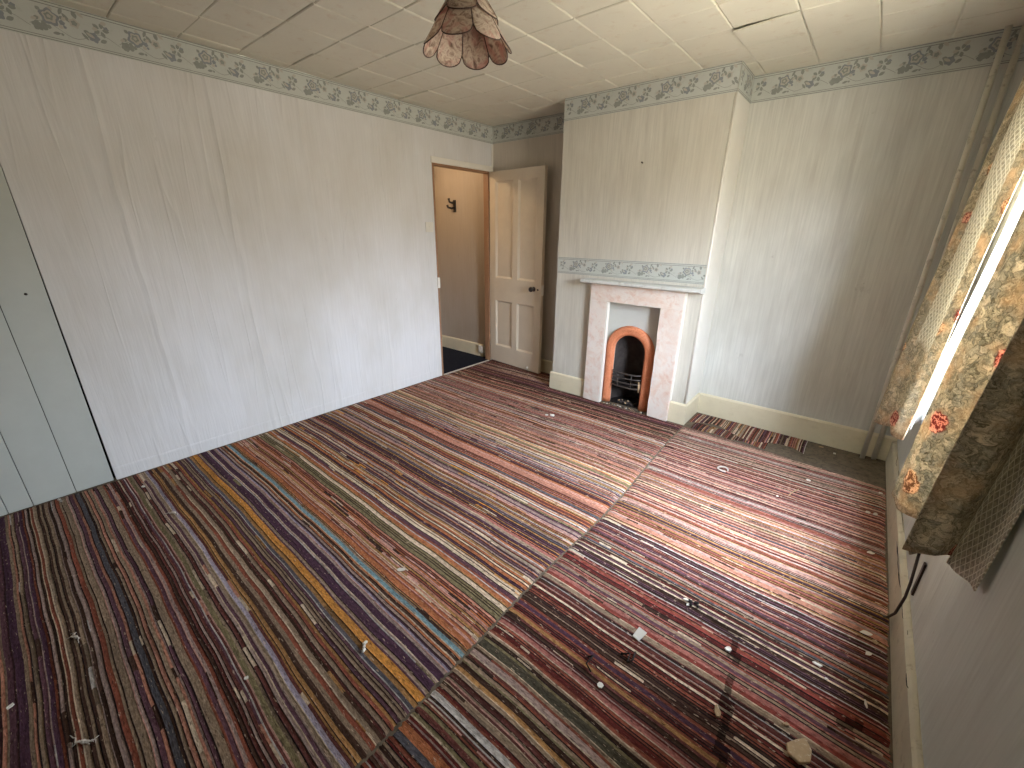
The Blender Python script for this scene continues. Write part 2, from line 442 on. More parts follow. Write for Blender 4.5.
# ---------------------------------------------------------------- wallpaper borders
def border(name, A, B, nrm, z1, z0, seed):
    """strip from A to B (xy), proud of the wall along nrm, with printed roses and leaves"""
    A, B, nrm = Vector(A), Vector(B), Vector(nrm)
    L = (B-A).length; d = (B-A)/L; hgt = z1-z0
    bm = bmesh.new()
    def P(u, v, off): q = A + d*u + nrm*off; return (q.x, q.y, z0+v)
    flip = (d.x*nrm.y-d.y*nrm.x) > 0
    cnt = [0]
    def poly(pts, off, mi):
        cnt[0] += 1; off = off + (cnt[0] % 60)*1.2e-5
        f = bm.faces.new([bm.verts.new(P(u, v, off)) for u, v in pts]); f.material_index = mi
        f.normal_update()
        if f.normal.dot(Vector((nrm.x, nrm.y, 0))) < 0: f.normal_flip()
    def rect(u0, u1, v0, v1, off, mi): poly([(u0, v0), (u1, v0), (u1, v1), (u0, v1)], off, mi)
    rect(0, L, 0, hgt, .0012, 0)
    for v, w in ((.004, .003), (.013, .0025), (hgt-.007, .003), (hgt-.018, .003)): rect(0, L, v, v+w, .0016, 1)
    def leaf(u, v, ln, wd, ang, mi):
        ca, sa = math.cos(ang), math.sin(ang); pts = []
        for k in range(10):
            s = k/9; a = (s*ln, wd*math.sin(PI*s)**.8)
            pts.append(a)
        pts += [(x, -y) for x, y in pts[-2:0:-1]]
        q = [(u+x*ca-y*sa, v+x*sa+y*ca) for x, y in pts]
        if min(p[0] for p in q) < 0 or max(p[0] for p in q) > L: return
        poly(q, .0018, mi)
    def bloom(u, v, r, mi, rr, off=.002):
        q = []
        for k in range(20):
            a = 2*PI*k/20; q.append((u+r*math.cos(a)*(1+.16*math.sin(5*a+u*9)), v+r*math.sin(a)*(1+.16*math.sin(5*a+u*9))))
        if min(p[0] for p in q) < 0 or max(p[0] for p in q) > L: return
        poly(q, off, mi)
    rr = random.Random(seed); k = hgt/.15*1.25
    u0 = -.2
    while u0 < L:
        p = random.Random(7)
        mid = hgt/2
        bloom(u0+.072, mid+.012*k, .024*k, 3, p); bloom(u0+.073, mid+.013*k, .017*k, 4, p, .0022); bloom(u0+.071, mid+.014*k, .011*k, 2, p, .0024); bloom(u0+.071, mid+.014*k, .005*k, 4, p, .0026)
        for s in range(6):
            a = s*PI/3+.3; leaf(u0+0.072+.026*k*math.cos(a), mid+.01*k+.022*k*math.sin(a), .014*k, .006*k, a, 4 if s % 2 else 2)
        bloom(u0+0.025, mid-.022*k, .014*k, 2, p); bloom(u0+0.216, mid-.018*k, .015*k, 3, p); bloom(u0+0.155, mid+.012*k, .014*k, 4, p); bloom(u0+0.155, mid+.012*k, .008*k, 2, p, .0023)
        leaf(u0+0.119, mid+.035*k, .03*k, .006*k, -1.0, 2); leaf(u0+0.187, mid-.008*k, .03*k, .005*k, -.8, 2)
        for s in range(5):
            a = s*2*PI/5; leaf(u0+0.248+.006*math.cos(a), mid+.012*k+.006*math.sin(a), .02*k, .0062*k, a, 2)
        for q in range(18):
            leaf(u0+p.uniform(0, .30), mid+p.uniform(-.042, .036)*k, p.uniform(.014, .026)*k, p.uniform(.0045, .0075)*k, p.uniform(0, 6.28), 2 if p.random() < .65 else 4)
        for q in range(6):
            bloom(u0+p.uniform(0, .30), mid+p.uniform(-.036, .034)*k, p.uniform(.004, .008)*k, 2 if p.random() < .6 else 3, p)
        # trailing stem
        prev = None
        for q in range(17):
            u = u0+q*.0194; v = mid-.02*k+.016*k*math.sin(q*.62)
            if prev and prev[0] > 0 and u < L:
                poly([(prev[0], prev[1]-.0012), (u, v-.0012), (u, v+.0012), (prev[0], prev[1]+.0012)], .0017, 2)
            prev = (u, v)
        u0 += .31
    return struct(link(name, bm, [M['b_base'], M['b_line'], M['b_leaf'], M['b_rose'], M['b_pale']]))
BT, BB = H+.003, 2.245
border('trim_1', (0, NEAR), (0, D-.002), (1, 0), BT, BB, 1)
border('trim_2', (.002, D), (BX0, D), (0, -1), BT, BB, 2)
border('trim_3', (BX0, F), (BX1, F), (0, -1), BT, BB, 3)
border('trim_4', (BX1+.002, F), (BX1+.002, D), (1, 0), BT, BB, 4)
border('trim_5', (BX1, D), (W, D), (0, -1), BT, BB, 5)
border('trim_6', (BX0+.006, F), (BX1-.004, F), (0, -1), 1.222, 1.085, 6)

# corner beads on the doorway corner and the chimney breast
struct(link('trim_7', boxes((0, .012, DY1+.035, D-.001, DZ-.0, H-.16)), M['white'], bevel=.004))
bm = bmesh.new(); tube(bm, [(BX1-.004, F+.004, .175), (BX1-.004, F+.004, H-.16)], .0085, 10)
struct(link('trim_8', bm, M['white']))

struct(link('wall_chimney_return', boxes((BX1, BX1+.0025, F, D, .17, BB)), M['white']))  # smooth white facing; brightness of the window-lit side partly put into its colour
# ---------------------------------------------------------------- baseboards
def skirting(name, segs, mat):
    """segs: (A, B, normal, height, thickness)"""
    bm = bmesh.new()
    for A, B, n, h, th in segs:
        A, B, n = Vector(A), Vector(B), Vector(n)
        prof = [(0, 0), (th, 0), (th, h-.012), (th*.55, h-.003), (th*.2, h), (0, h)]
        a = [bm.verts.new((*(A+n*p[0]), p[1])) for p in prof]; b = [bm.verts.new((*(B+n*p[0]), p[1])) for p in prof]
        fs = [bm.faces.new(a), bm.faces.new(b[::-1])]
        for i in range(len(prof)):
            j = (i+1) % len(prof); fs.append(bm.faces.new((a[i], b[i], b[j], a[j])))
    bmesh.ops.recalc_face_normals(bm, faces=bm.faces)
    return struct(link(name, bm, mat))
SX0, SX1 = 1.447, 2.212          # fire surround
skirting('baseboard_left', [((0, PY+.006), (0, DY0-.004), (1, 0), .080, .003)], M['paper_left'])
skirting('baseboard_far', [((0.02, D), (BX0, D), (0, -1), .14, .018)], M['cream'])
skirting('baseboard_chimney', [((BX0-.018, F), (SX0-.002, F), (0, -1), .165, .018), ((SX1+.002, F), (BX1+.018, F), (0, -1), .17, .018),
                               ((BX1, F), (BX1, D), (1, 0), .17, .018), ((BX0, F), (BX0, D), (-1, 0), .15, .018)], M['cream'])
skirting('baseboard_alcove', [((BX1+.018, D), (W, D), (0, -1), .173, .02)], M['cream'])
skirting('baseboard_right', [((W, 1.16), (W, D-.02), (-1, 0), .155, .020), ((W, NEAR), (W, 1.15), (-1, 0), .15, .030)], M['cream_old'])
bm = bmesh.new(); rnd = random.Random(9)          # splits where the skirting has come away from the plaster
for a, b, z, r in ((1.20, 1.50, .150, .0018), (1.62, 1.86, .152, .0014), (1.95, 2.30, .138, .0022), (2.35, 3.3, .154, .0012)):
    n = 12; zs = z; pts = []
    for k in range(n+1):
        zs += rnd.uniform(-.004, .004); zs = min(max(zs, z-.012), .158)
        pts.append((W-(.0205 if zs < .144 else .012 if zs < .153 else .004), a+(b-a)*k/n, zs))
    tube(bm, pts, [r*.3]+[r*rnd.uniform(.5, 1.3) for _ in range(n-1)]+[r*.3], 6)
struct(link('trim_9', bm, M['dark']))
skirting('baseboard_hall', [((HX, HY1), (-.16, HY1), (0, -1), .15, .018)], M['cream'])

# ---------------------------------------------------------------- doorway and door
fr = struct_empty('door_frame', (0, DY0, 0))
link('jamb', boxes((-T-.01, .004, DY1-.022, DY1+.0, 0.002, DZ-.001)), M['jamb'], fr, bevel=.002)
link('jamb', boxes((-T-.01, .004, DY0, DY0+.02, 0.002, DZ-.001)), M['jamb'], fr, bevel=.002)
link('head', boxes((-T-.01, .004, DY0+.02, DY1-.022, DZ-.022, DZ-.001)), M['jamb'], fr, bevel=.002)
link('architrave', boxes((.0005, .016, DY0-.012, DY1+.045, DZ-.004, DZ+.046)), M['white'], fr, bevel=.004)
bm = boxes((.0, .014, DY0-.006, DY0+.022, .90, 1.0))
link('latch_keep', bm, M['white'], fr, bevel=.003)
link('threshold', boxes((-.012, .012, DY0+.02, DY1-.03, -.004, .006)), M['socket_grey'], fr, bevel=.003)

dr = struct_empty('door_1', (.009, 3.470, 0))
dr['label'] = 'open four-panelled cream door swung back beside the chimney breast'
ROT = Matrix.Rotation(math.radians(-5.1), 4, 'Z'); HP = Vector((.012, 3.470, 0))
LW, LT, LZ0, LZ1 = .742, .036, .016, 1.985
def leafspace(bm):
    bmesh.ops.transform(bm, matrix=Matrix.Translation(HP) @ ROT, verts=bm.verts)
    return bm
cols = [(0, .088), (.338, .412), (.655, LW)]
rails = [(LZ0, .205), (.715, .955), (1.895, LZ1)]
bm = bmesh.new()
for a, b in (cols[0], cols[2]): box(bm, a, b, 0, LT, LZ0, LZ1)
for a, b in rails: box(bm, cols[0][1], cols[2][0], 0, LT, a, b)
box(bm, *cols[1], 0, LT, rails[0][1], rails[1][0]); box(bm, *cols[1], 0, LT, rails[1][1], rails[2][0])
link('leaf', leafspace(bm), M['door'], dr)
for (xa, xb) in ((cols[0][1], cols[1][0]), (cols[1][1], cols[2][0])):
    for (za, zb) in ((rails[0][1], rails[1][0]), (rails[1][1], rails[2][0])):
        bm = bmesh.new(); box(bm, xa, xb, .0155, LT-.0155, za, zb)
        w = .018                                  # sloped moulding round the panel
        o_ = [(xa, za), (xb, za), (xb, zb), (xa, zb)]; i_ = [(xa+w, za+w), (xb-w, za+w), (xb-w, zb-w), (xa+w, zb-w)]
        vo = [bm.verts.new((x, .0015, z)) for x, z in o_]; vi = [bm.verts.new((x, .0152, z)) for x, z in i_]
        for k in range(4): bm.faces.new((vo[k], vo[(k+1) % 4], vi[(k+1) % 4], vi[k]))
        bmesh.ops.recalc_face_normals(bm, faces=bm.faces)
        link('panel', leafspace(bm), M['door'], dr)
bm = bmesh.new()
lathe(bm, [(.024, 0), (.024, -.004), (.010, -.008), (.009, -.022), (.020, -.030), (.026, -.042), (.022, -.054), (.008, -.058)], (.645, 0, .885), 1, 20)
k_ = link('knob', leafspace(bm), M['knob'], dr); k_['label'] = 'dark round door knob'
bm = bmesh.new(); lathe(bm, [(.010, 0), (.010, -.003), (.004, -.004)], (.700, 0, .882), 1, 14)
link('keyhole', leafspace(bm), M['knob'], dr)
bm = bmesh.new(); box(bm, LW, LW+.012, .006, .030, .83, .93)
link('latch', leafspace(bm), M['white'], dr, bevel=.003)
for z in (.22, 1.72):
    bm = bmesh.new(); tube(bm, [(-.004, -.004, z), (-.004, -.004, z+.09)], .006, 10)
    link('hinge', leafspace(bm), M['jamb'], dr)
bm = bmesh.new(); lathe(bm, [(.012, 0), (.012, -.006), (.007, -.012), (.006, -.016)], (.58, 0, .045), 1, 14)
link('door_stop', leafspace(bm), M['white'], dr)

# boarded door flush in the left wall, seen at the photo's left edge
pd = struct_empty('door_2', (0, -.3, 0)); pd['label'] = 'grey painted plank door flush with the left wall'
ys = [(PY-.012, -.020), (-.0225, -.186), (-.1885, -.276), (-.2785, -.44), (-.4425, -.61), (-.6125, -.79)]
for y1, y0 in ys:
    bm = bmesh.new()
    v = box(bm, -.018, .003, y0, y1, .004, PZ-.004)
    if y1 > 0:                                   # long tapering shadow gap at the edge
        for q in v:
            if abs(q.co.y-y1) < 1e-6 and q.co.z > 1: q.co.y = PY-.001
    link('plank', bm, M['plank'], pd, bevel=.0012, bseg=1)
bm = bmesh.new(); lathe(bm, [(.006, 0), (.006, .003), (.002, .004)], (.003, .075, 1.11), 0, 12)
link('nail_head', bm, M['knob'], pd)
struct(link('wall_cupboard', boxes((-T-.1, -.04, -.80, PY, 0, PZ)), M['dark']))

# ---------------------------------------------------------------- window
wn = struct_empty('window_1', (W+.15, (WY0+WY1)/2, WZ0))
wx0, wx1 = W+.115, W+.165
fw = .05
link('frame', boxes((wx0, wx1, WY0+.001, WY0+fw, WZ0+.001, WZ1-.001), (wx0, wx1, WY1-fw, WY1-.001, WZ0+.001, WZ1-.001), (wx0, wx1, WY0+fw, WY1-fw, WZ0+.001, WZ0+fw),
                    (wx0, wx1, WY0+fw, WY1-fw, WZ1-fw, WZ1-.001)), M['white'], wn, bevel=.004)
ym = (WY0+WY1)/2
for a, b in ((WY0+fw, ym-.001), (ym+.001, WY1-fw)):
    link('sash', boxes((wx0+.008, wx1-.008, a, a+.04, WZ0+fw, WZ1-fw), (wx0+.008, wx1-.008, b-.04, b, WZ0+fw, WZ1-fw),
                       (wx0+.008, wx1-.008, a+.04, b-.04, WZ0+fw, WZ0+fw+.05), (wx0+.008, wx1-.008, a+.04, b-.04, WZ1-fw-.04, WZ1-fw)), M['white'], wn, bevel=.004)
    link('pane', boxes((wx0+.022, wx0+.026, a+.04, b-.04, WZ0+fw+.05, WZ1-fw-.04)), M['glass'], wn)
link('sill', boxes((W-.012, wx0, WY0+.002, WY1-.002, WZ0-.0, WZ0+.022)), M['white'], wn, bevel=.006)

# ================================================================ FIREPLACE
fs = thing('fireplace_surround', ((SX0+SX1)/2, F-.02, 0), 'plain fire surround painted in pink marbling with a narrow pale mantel shelf', 'fireplace surround')
SY = F-.042
IX0, IX1, IZ = 1.600, 2.050, .893
rnd = random.Random(3)
def slab(bm, poly):  # wavy hand-cut edge
    prism(bm, poly, 1, SY, F-.001)
def wav(a, b, n, amp, ax):
    out = []
    for k in range(n+1):
        s = k/n; p = [a[0]+(b[0]-a[0])*s, a[1]+(b[1]-a[1])*s]
        if 0 < k < n: p[ax] += rnd.uniform(-amp, amp)
        out.append(tuple(p))
    return out
bm = bmesh.new(); slab(bm, [(SX0, .002), (IX0, .002)] + wav((IX0, .02), (IX0, IZ-.001), 9, .002, 0) + [(SX0, IZ-.001)])
link('jamb', bm, M['pink'], fs)
bm = bmesh.new(); slab(bm, [(IX1, .002), (SX1, .002), (SX1, IZ-.001)] + wav((IX1, IZ-.001), (IX1, .02), 9, .004, 0))
link('jamb', bm, M['pink'], fs)
bm = bmesh.new(); slab(bm, [(SX0, IZ)] + wav((IX0, IZ), (IX1, IZ), 10, .004, 1) + [(SX1, IZ), (SX1, 1.028), (SX0, 1.028)])
link('lintel', bm, M['pink'], fs)
bm = bmesh.new()
prof = [(F-.001, 1.029), (SY-.03, 1.029), (SY-.052, 1.036), (SY-.060, 1.040), (SY-.060, 1.058), (SY-.054, 1.064), (F-.001, 1.066)]
prism(bm, prof, 0, 1.372, 2.335)
s_ = link('mantel_shelf', bm, M['shelf'], fs); s_['label'] = 'pale grey mantel shelf'
link('edging', boxes((IX0, IX0+.010, SY+.002, F-.001, .002, IZ-.006)), M['white'], fs)
link('edging', boxes((SX1, SX1+.008, SY+.004, F-.001, .18, 1.026)), M['white'], fs)

ci = thing('fireplace_insert', (1.812, F+.06, 0), 'arched iron fireplace insert with an orange beaded arch inside the pink surround', 'fireplace')
AC, AZ, RO, RI = 1.806, .492, .214, .134
PYY = F+.045
# face plate with arched hole
bm = bmesh.new(); seg = 28
arc = [(AC+RI*1.03*math.cos(PI-PI*k/seg), AZ+RI*1.03*math.sin(PI-PI*k/seg)) for k in range(seg+1)]
hole = [(AC-RI*1.03, .004)] + arc + [(AC+RI*1.03, .004)]
outr = [(OX0+.001, .004)]
for k in range(seg+1):
    a = PI-PI*k/seg; dx, dz = math.cos(a), math.sin(a)
    t1 = min(((OX1-.001-AC)/dx if dx > 1e-6 else (OX0+.001-AC)/dx if dx < -1e-6 else 9), (OZ-.002-AZ)/dz if dz > 1e-6 else 9)
    outr.append((AC+dx*t1, AZ+dz*t1))
outr.append((OX1-.001, .004))
rows = [[bm.verts.new((x, y, z)) for x, z in pp] for pp, y in ((outr, PYY), (hole, PYY), (hole, PYY+.012))]
for r in range(2):
    for k in range(len(hole)-1): bm.faces.new((rows[r][k], rows[r][k+1], rows[r+1][k+1], rows[r+1][k]))
bmesh.ops.recalc_face_normals(bm, faces=bm.faces)
link('face_plate', bm, M['inset'], ci)
# rounded arch moulding
bm = bmesh.new()
path = [(AC-(RO+RI)/2, .006+k*(AZ-.006)/10) for k in range(10)]
rm = (RO+RI)/2
path += [(AC+rm*math.cos(PI-PI*k/24), AZ+rm*math.sin(PI-PI*k/24)) for k in range(25)]
path += [(AC+rm, AZ-(k+1)*(AZ-.006)/10) for k in range(10)]
rings = []
hw = (RO-RI)/2
for i, (x, z) in enumerate(path):
    a, b = path[max(i-1, 0)], path[min(i+1, len(path)-1)]
    tx, tz = b[0]-a[0], b[1]-a[1]; l = math.hypot(tx, tz); nx, nz = -tz/l, tx/l
    ring = []
    for k in range(11):
        th = PI*k/10; u = hw*math.cos(th); hgt = .034*math.sin(th)**.7
        ring.append(bm.verts.new((x+nx*u, PYY-.0005-hgt, z+nz*u)))
    rings.append(ring)
for i in range(len(rings)-1):
    for k in range(10): bm.faces.new((rings[i][k], rings[i][k+1], rings[i+1][k+1], rings[i+1][k]))
for r in (rings[0], rings[-1]): bm.faces.new(r)
bmesh.ops.recalc_face_normals(bm, faces=bm.faces)
a_ = link('arch', bm, M['arch'], ci, smooth=True); a_['label'] = 'orange rounded arch with a beaded surface'
# firebox: curved back leaning forward
bm = bmesh.new(); rows = []
for j in range(9):
    z = .01+j*.10
    ring = []
    for k in range(13):
        th = PI*k/12; dep = .20-(.11*max(0, (z-.25))/.55)
        ring.append(bm.verts.new((AC+math.cos(PI-th)*(RI+.02), PYY+.015+dep*math.sin(th), z)))
    rows.append(ring)
for j in range(8):
    for k in range(12): bm.faces.new((rows[j][k], rows[j][k+1], rows[j+1][k+1], rows[j+1][k]))
bmesh.ops.recalc_face_normals(bm, faces=bm.faces)
link('fire_back', bm, M['soot'], ci, smooth=True)
link('hearth_plate', boxes((AC-RI-.02, AC+RI+.02, PYY-.002, PYY+.16, .002, .012)), M['black_iron'], ci)
# bowed grate bars
gr = bmesh.new()
link('grate_shelf', boxes((AC-RI+.004, AC+RI-.004, PYY+.004, PYY+.13, .168, .180)), M['black_iron'], ci)
gr.free()
for z in (.185, .225, .265, .305):
    bm = bmesh.new()
    tube(bm, [(AC+(RI-.004)*math.cos(PI-PI*k/14), PYY-.004-.052*math.sin(PI*k/14), z) for k in range(15)], .006, 8)
    link('grate_bar', bm, M['grate'], ci)
for xx in (-.06, .06):
    bm = bmesh.new(); yy = PYY-.004-.052*math.sin(math.acos(xx/(RI-.004)))
    tube(bm, [(AC+xx, yy+.001, .172), (AC+xx, yy+.001, .31)], .004, 8)
    link('grate_upright', bm, M['grate'], ci)
bm = bmesh.new(); tube(bm, [(AC+RI-.012, PYY-.02, .16), (AC+RI-.008, PYY-.03, .21), (AC+RI-.016, PYY-.024, .25)], [.006, .010, .006], 8)
l_ = link('damper_knob', bm, M['chip_tan'], ci)

# rubble of soot and plaster on the hearth
bm = bmesh.new(); rnd = random.Random(11)
def lump(bm, c, r, rnd, flat=.6, mi=0):
    g = bmesh.ops.create_icosphere(bm, subdivisions=1, radius=r)
    for v in g['verts']:
        v.co *= rnd.uniform(.65, 1.15); v.co.z *= flat; v.co += Vector(c)
    for f in {f for v in g['verts'] for f in v.link_faces}: f.material_index = mi
for k in range(90):
    a = rnd.uniform(0, PI); q = rnd.uniform(0, .8)
    x = AC+(RI-.03)*q*math.cos(a)*1.1; y = PYY+.01+.12*q*math.sin(a); r = rnd.uniform(.004, .012)
    lump(bm, (x, y, .0125+r*.7), r, rnd, .6, rnd.choice((0, 0, 0, 1)))
for k in range(110):
    x = rnd.uniform(1.635, 2.035); y = rnd.uniform(F-.028, F); r = rnd.uniform(.003, .009)
    lump(bm, (x, y, .0005+r*.7), r, rnd, .6, rnd.choice((0, 0, 0, 0, 2, 1)))
rb = link('rubble', bm, [M['soot'], M['chip_tan'], M['chip']])
rb['kind'] = 'stuff'; tag(rb, 'soot and plaster crumbs lying on the hearth under the grate', 'rubble')

# ================================================================ RUGS
def S_(*c): return [lin(x) for x in c]
PLUM, DPLUM, MAROON, TAUPE, MAUVE = (106, 74, 84), (84, 58, 74), (112, 66, 60), (158, 136, 114), (172, 148, 138)
CREAM, OCHRE, ORANGE, SALMON, OLIVE = (222, 200, 172), (176, 132, 84), (184, 116, 78), (196, 138, 116), (136, 124, 92)
LILAC, BLUE, SLATE, BROWN, RUST = (168, 158, 172), (132, 164, 172), (96, 94, 100), (80, 58, 48), (146, 84, 66)
PINK, GREYW, GOLD, ROSE, RED = (212, 164, 150), (202, 196, 190), (218, 152, 76), (176, 114, 104), (152, 76, 66)
LZ = [  # y from, palette, dash colours, dash rate
    (-.90, [TAUPE, PLUM, TAUPE, RUST, MAUVE, SALMON, BROWN], [GREYW, BROWN], .06),
    (-.05, [TAUPE, BROWN, TAUPE, PLUM, MAUVE, SALMON, RUST], [CREAM, BROWN], .12),
    (.10, [MAROON, TAUPE, PLUM, MAUVE, BROWN, RUST, MAROON], [CREAM, SALMON], .13),
    (.30, [BROWN, PLUM, TAUPE, OCHRE, RUST, TAUPE, MAUVE, MAROON], [CREAM, OCHRE, BROWN], .16),
    (.545, [DPLUM, PLUM, MAUVE, DPLUM, PLUM, TAUPE], [OLIVE, TAUPE], .07),
    (.685, [TAUPE, OLIVE, ORANGE, BROWN, OCHRE], [BROWN, TAUPE], .14),
    (.75, [ORANGE, RUST, ORANGE, OCHRE, SALMON], [PINK, CREAM, BROWN], .34),
    (.92, [OCHRE, OLIVE, PLUM, CREAM, RUST, ORANGE, MAUVE], [CREAM, OCHRE], .14),
    (1.05, [DPLUM, PLUM, OCHRE, ORANGE, MAUVE, RUST, DPLUM, CREAM], [GOLD, CREAM], .14),
    (1.30, [PLUM, TAUPE, SALMON, MAUVE, DPLUM, ROSE, OCHRE, ORANGE], [CREAM, GOLD], .12),
    (1.62, [ROSE, SALMON, MAROON, TAUPE, ORANGE, OCHRE, SALMON], [CREAM], .07),
    (1.86, [SALMON, LILAC, CREAM, PLUM, ORANGE, OCHRE, SALMON], [PLUM, CREAM], .2),
    (2.15, [SALMON, ORANGE, OCHRE, PINK, RUST, SALMON], [CREAM, BROWN], .14),
    (2.48, [ROSE, PINK, TAUPE, SALMON, ORANGE, OLIVE, MAUVE], [CREAM, BROWN], .18),
    (2.80, [TAUPE, BROWN, SALMON, ROSE, OLIVE, TAUPE], [BROWN, CREAM], .14),
    (3.02, [PLUM, BROWN, ROSE, TAUPE, MAROON], [BROWN], .12)]
LSPEC = [(-.30, .020, DPLUM), (-.245, .012, DPLUM), (-.10, .014, RUST), (-.02, .016, SLATE), (.07, .022, TAUPE), (.205, .016, OLIVE), (.29, .014, LILAC), (.315, .012, OCHRE),
         (.335, .016, BROWN), (.375, .014, TAUPE), (.43, .010, RUST), (.525, .026, GOLD), (.503, .012, SLATE), (.585, .018, DPLUM), (.628, .026, DPLUM), (.655, .008, LILAC), (.735, .016, BLUE),
         (.768, .022, ORANGE), (1.42, .010, SLATE), (1.47, .008, GREYW), (1.56, .014, OLIVE), (1.585, .012, GREYW), (1.64, .018, MAROON), (1.70, .010, GREYW), (1.725, .020, SLATE), (1.80, .03, SALMON),
         (1.91, .014, PLUM), (2.05, .016, CREAM), (2.10, .026, OLIVE), (2.14, .012, GOLD), (2.28, .026, SALMON), (2.44, .014, PINK), (2.60, .020, ROSE), (2.72, .014, OLIVE), (2.77, .010, GREYW), (2.95, .016, BROWN), (3.10, .02, PLUM)]
DKB, DRED = (74, 54, 44), (104, 48, 44)
RZ = [(-.90, [MAROON, BROWN, DRED, RUST, TAUPE, DKB], [DKB], .08),  # near zones: darker stripes, with the window light's fall-off put into the palette
      (.45, [MAROON, OLIVE, RUST, DRED, TAUPE, BROWN, RUST], [CREAM, DKB], .10),
      (.85, [TAUPE, RUST, DRED, MAROON, BROWN, RUST, DKB], [CREAM, DKB], .12),
      (1.2, [DRED, TAUPE, ROSE, PLUM, BROWN, MAROON, RUST], [CREAM, DKB], .14),
      (1.5, [PLUM, MAUVE, RUST, TAUPE, ROSE, RUST, BROWN], [CREAM, PLUM], .14),
      (1.75, [SALMON, ROSE, PINK, OCHRE, MAUVE, RUST], [CREAM, BROWN], .14),
      (2.05, [SALMON, PINK, OCHRE, ROSE, RUST, SALMON], [CREAM, SLATE], .12),
      (2.35, [PINK, ROSE, SALMON, RUST, MAUVE, ROSE], [BROWN, CREAM], .1),
      (2.75, [ROSE, RUST, MAUVE, PINK, TAUPE], [BROWN], .07)]
RSPEC = [(.44, .026, ORANGE), (.41, .020, SLATE), (.56, .020, GREYW), (.50, .016, MAROON), (.66, .014, OCHRE), (.74, .020, MAUVE), (.79, .030, (84, 78, 64)), (.90, .016, ROSE), (.96, .014, OCHRE),
         (1.02, .016, DPLUM), (1.12, .010, CREAM), (1.21, .018, RED), (1.29, .014, PLUM), (1.36, .014, RED), (1.47, .010, CREAM), (1.53, .011, SLATE), (1.61, .014, PLUM), (1.78, .030, SALMON),
         (1.86, .014, OCHRE), (1.90, .014, DPLUM), (1.96, .018, PINK), (2.0, .02, RUST), (2.04, .012, PINK), (2.12, .014, SLATE), (2.20, .014, CREAM), (2.235, .010, OCHRE), (2.32, .014, RUST), (2.62, .014, PLUM), (2.82, .012, CREAM)]

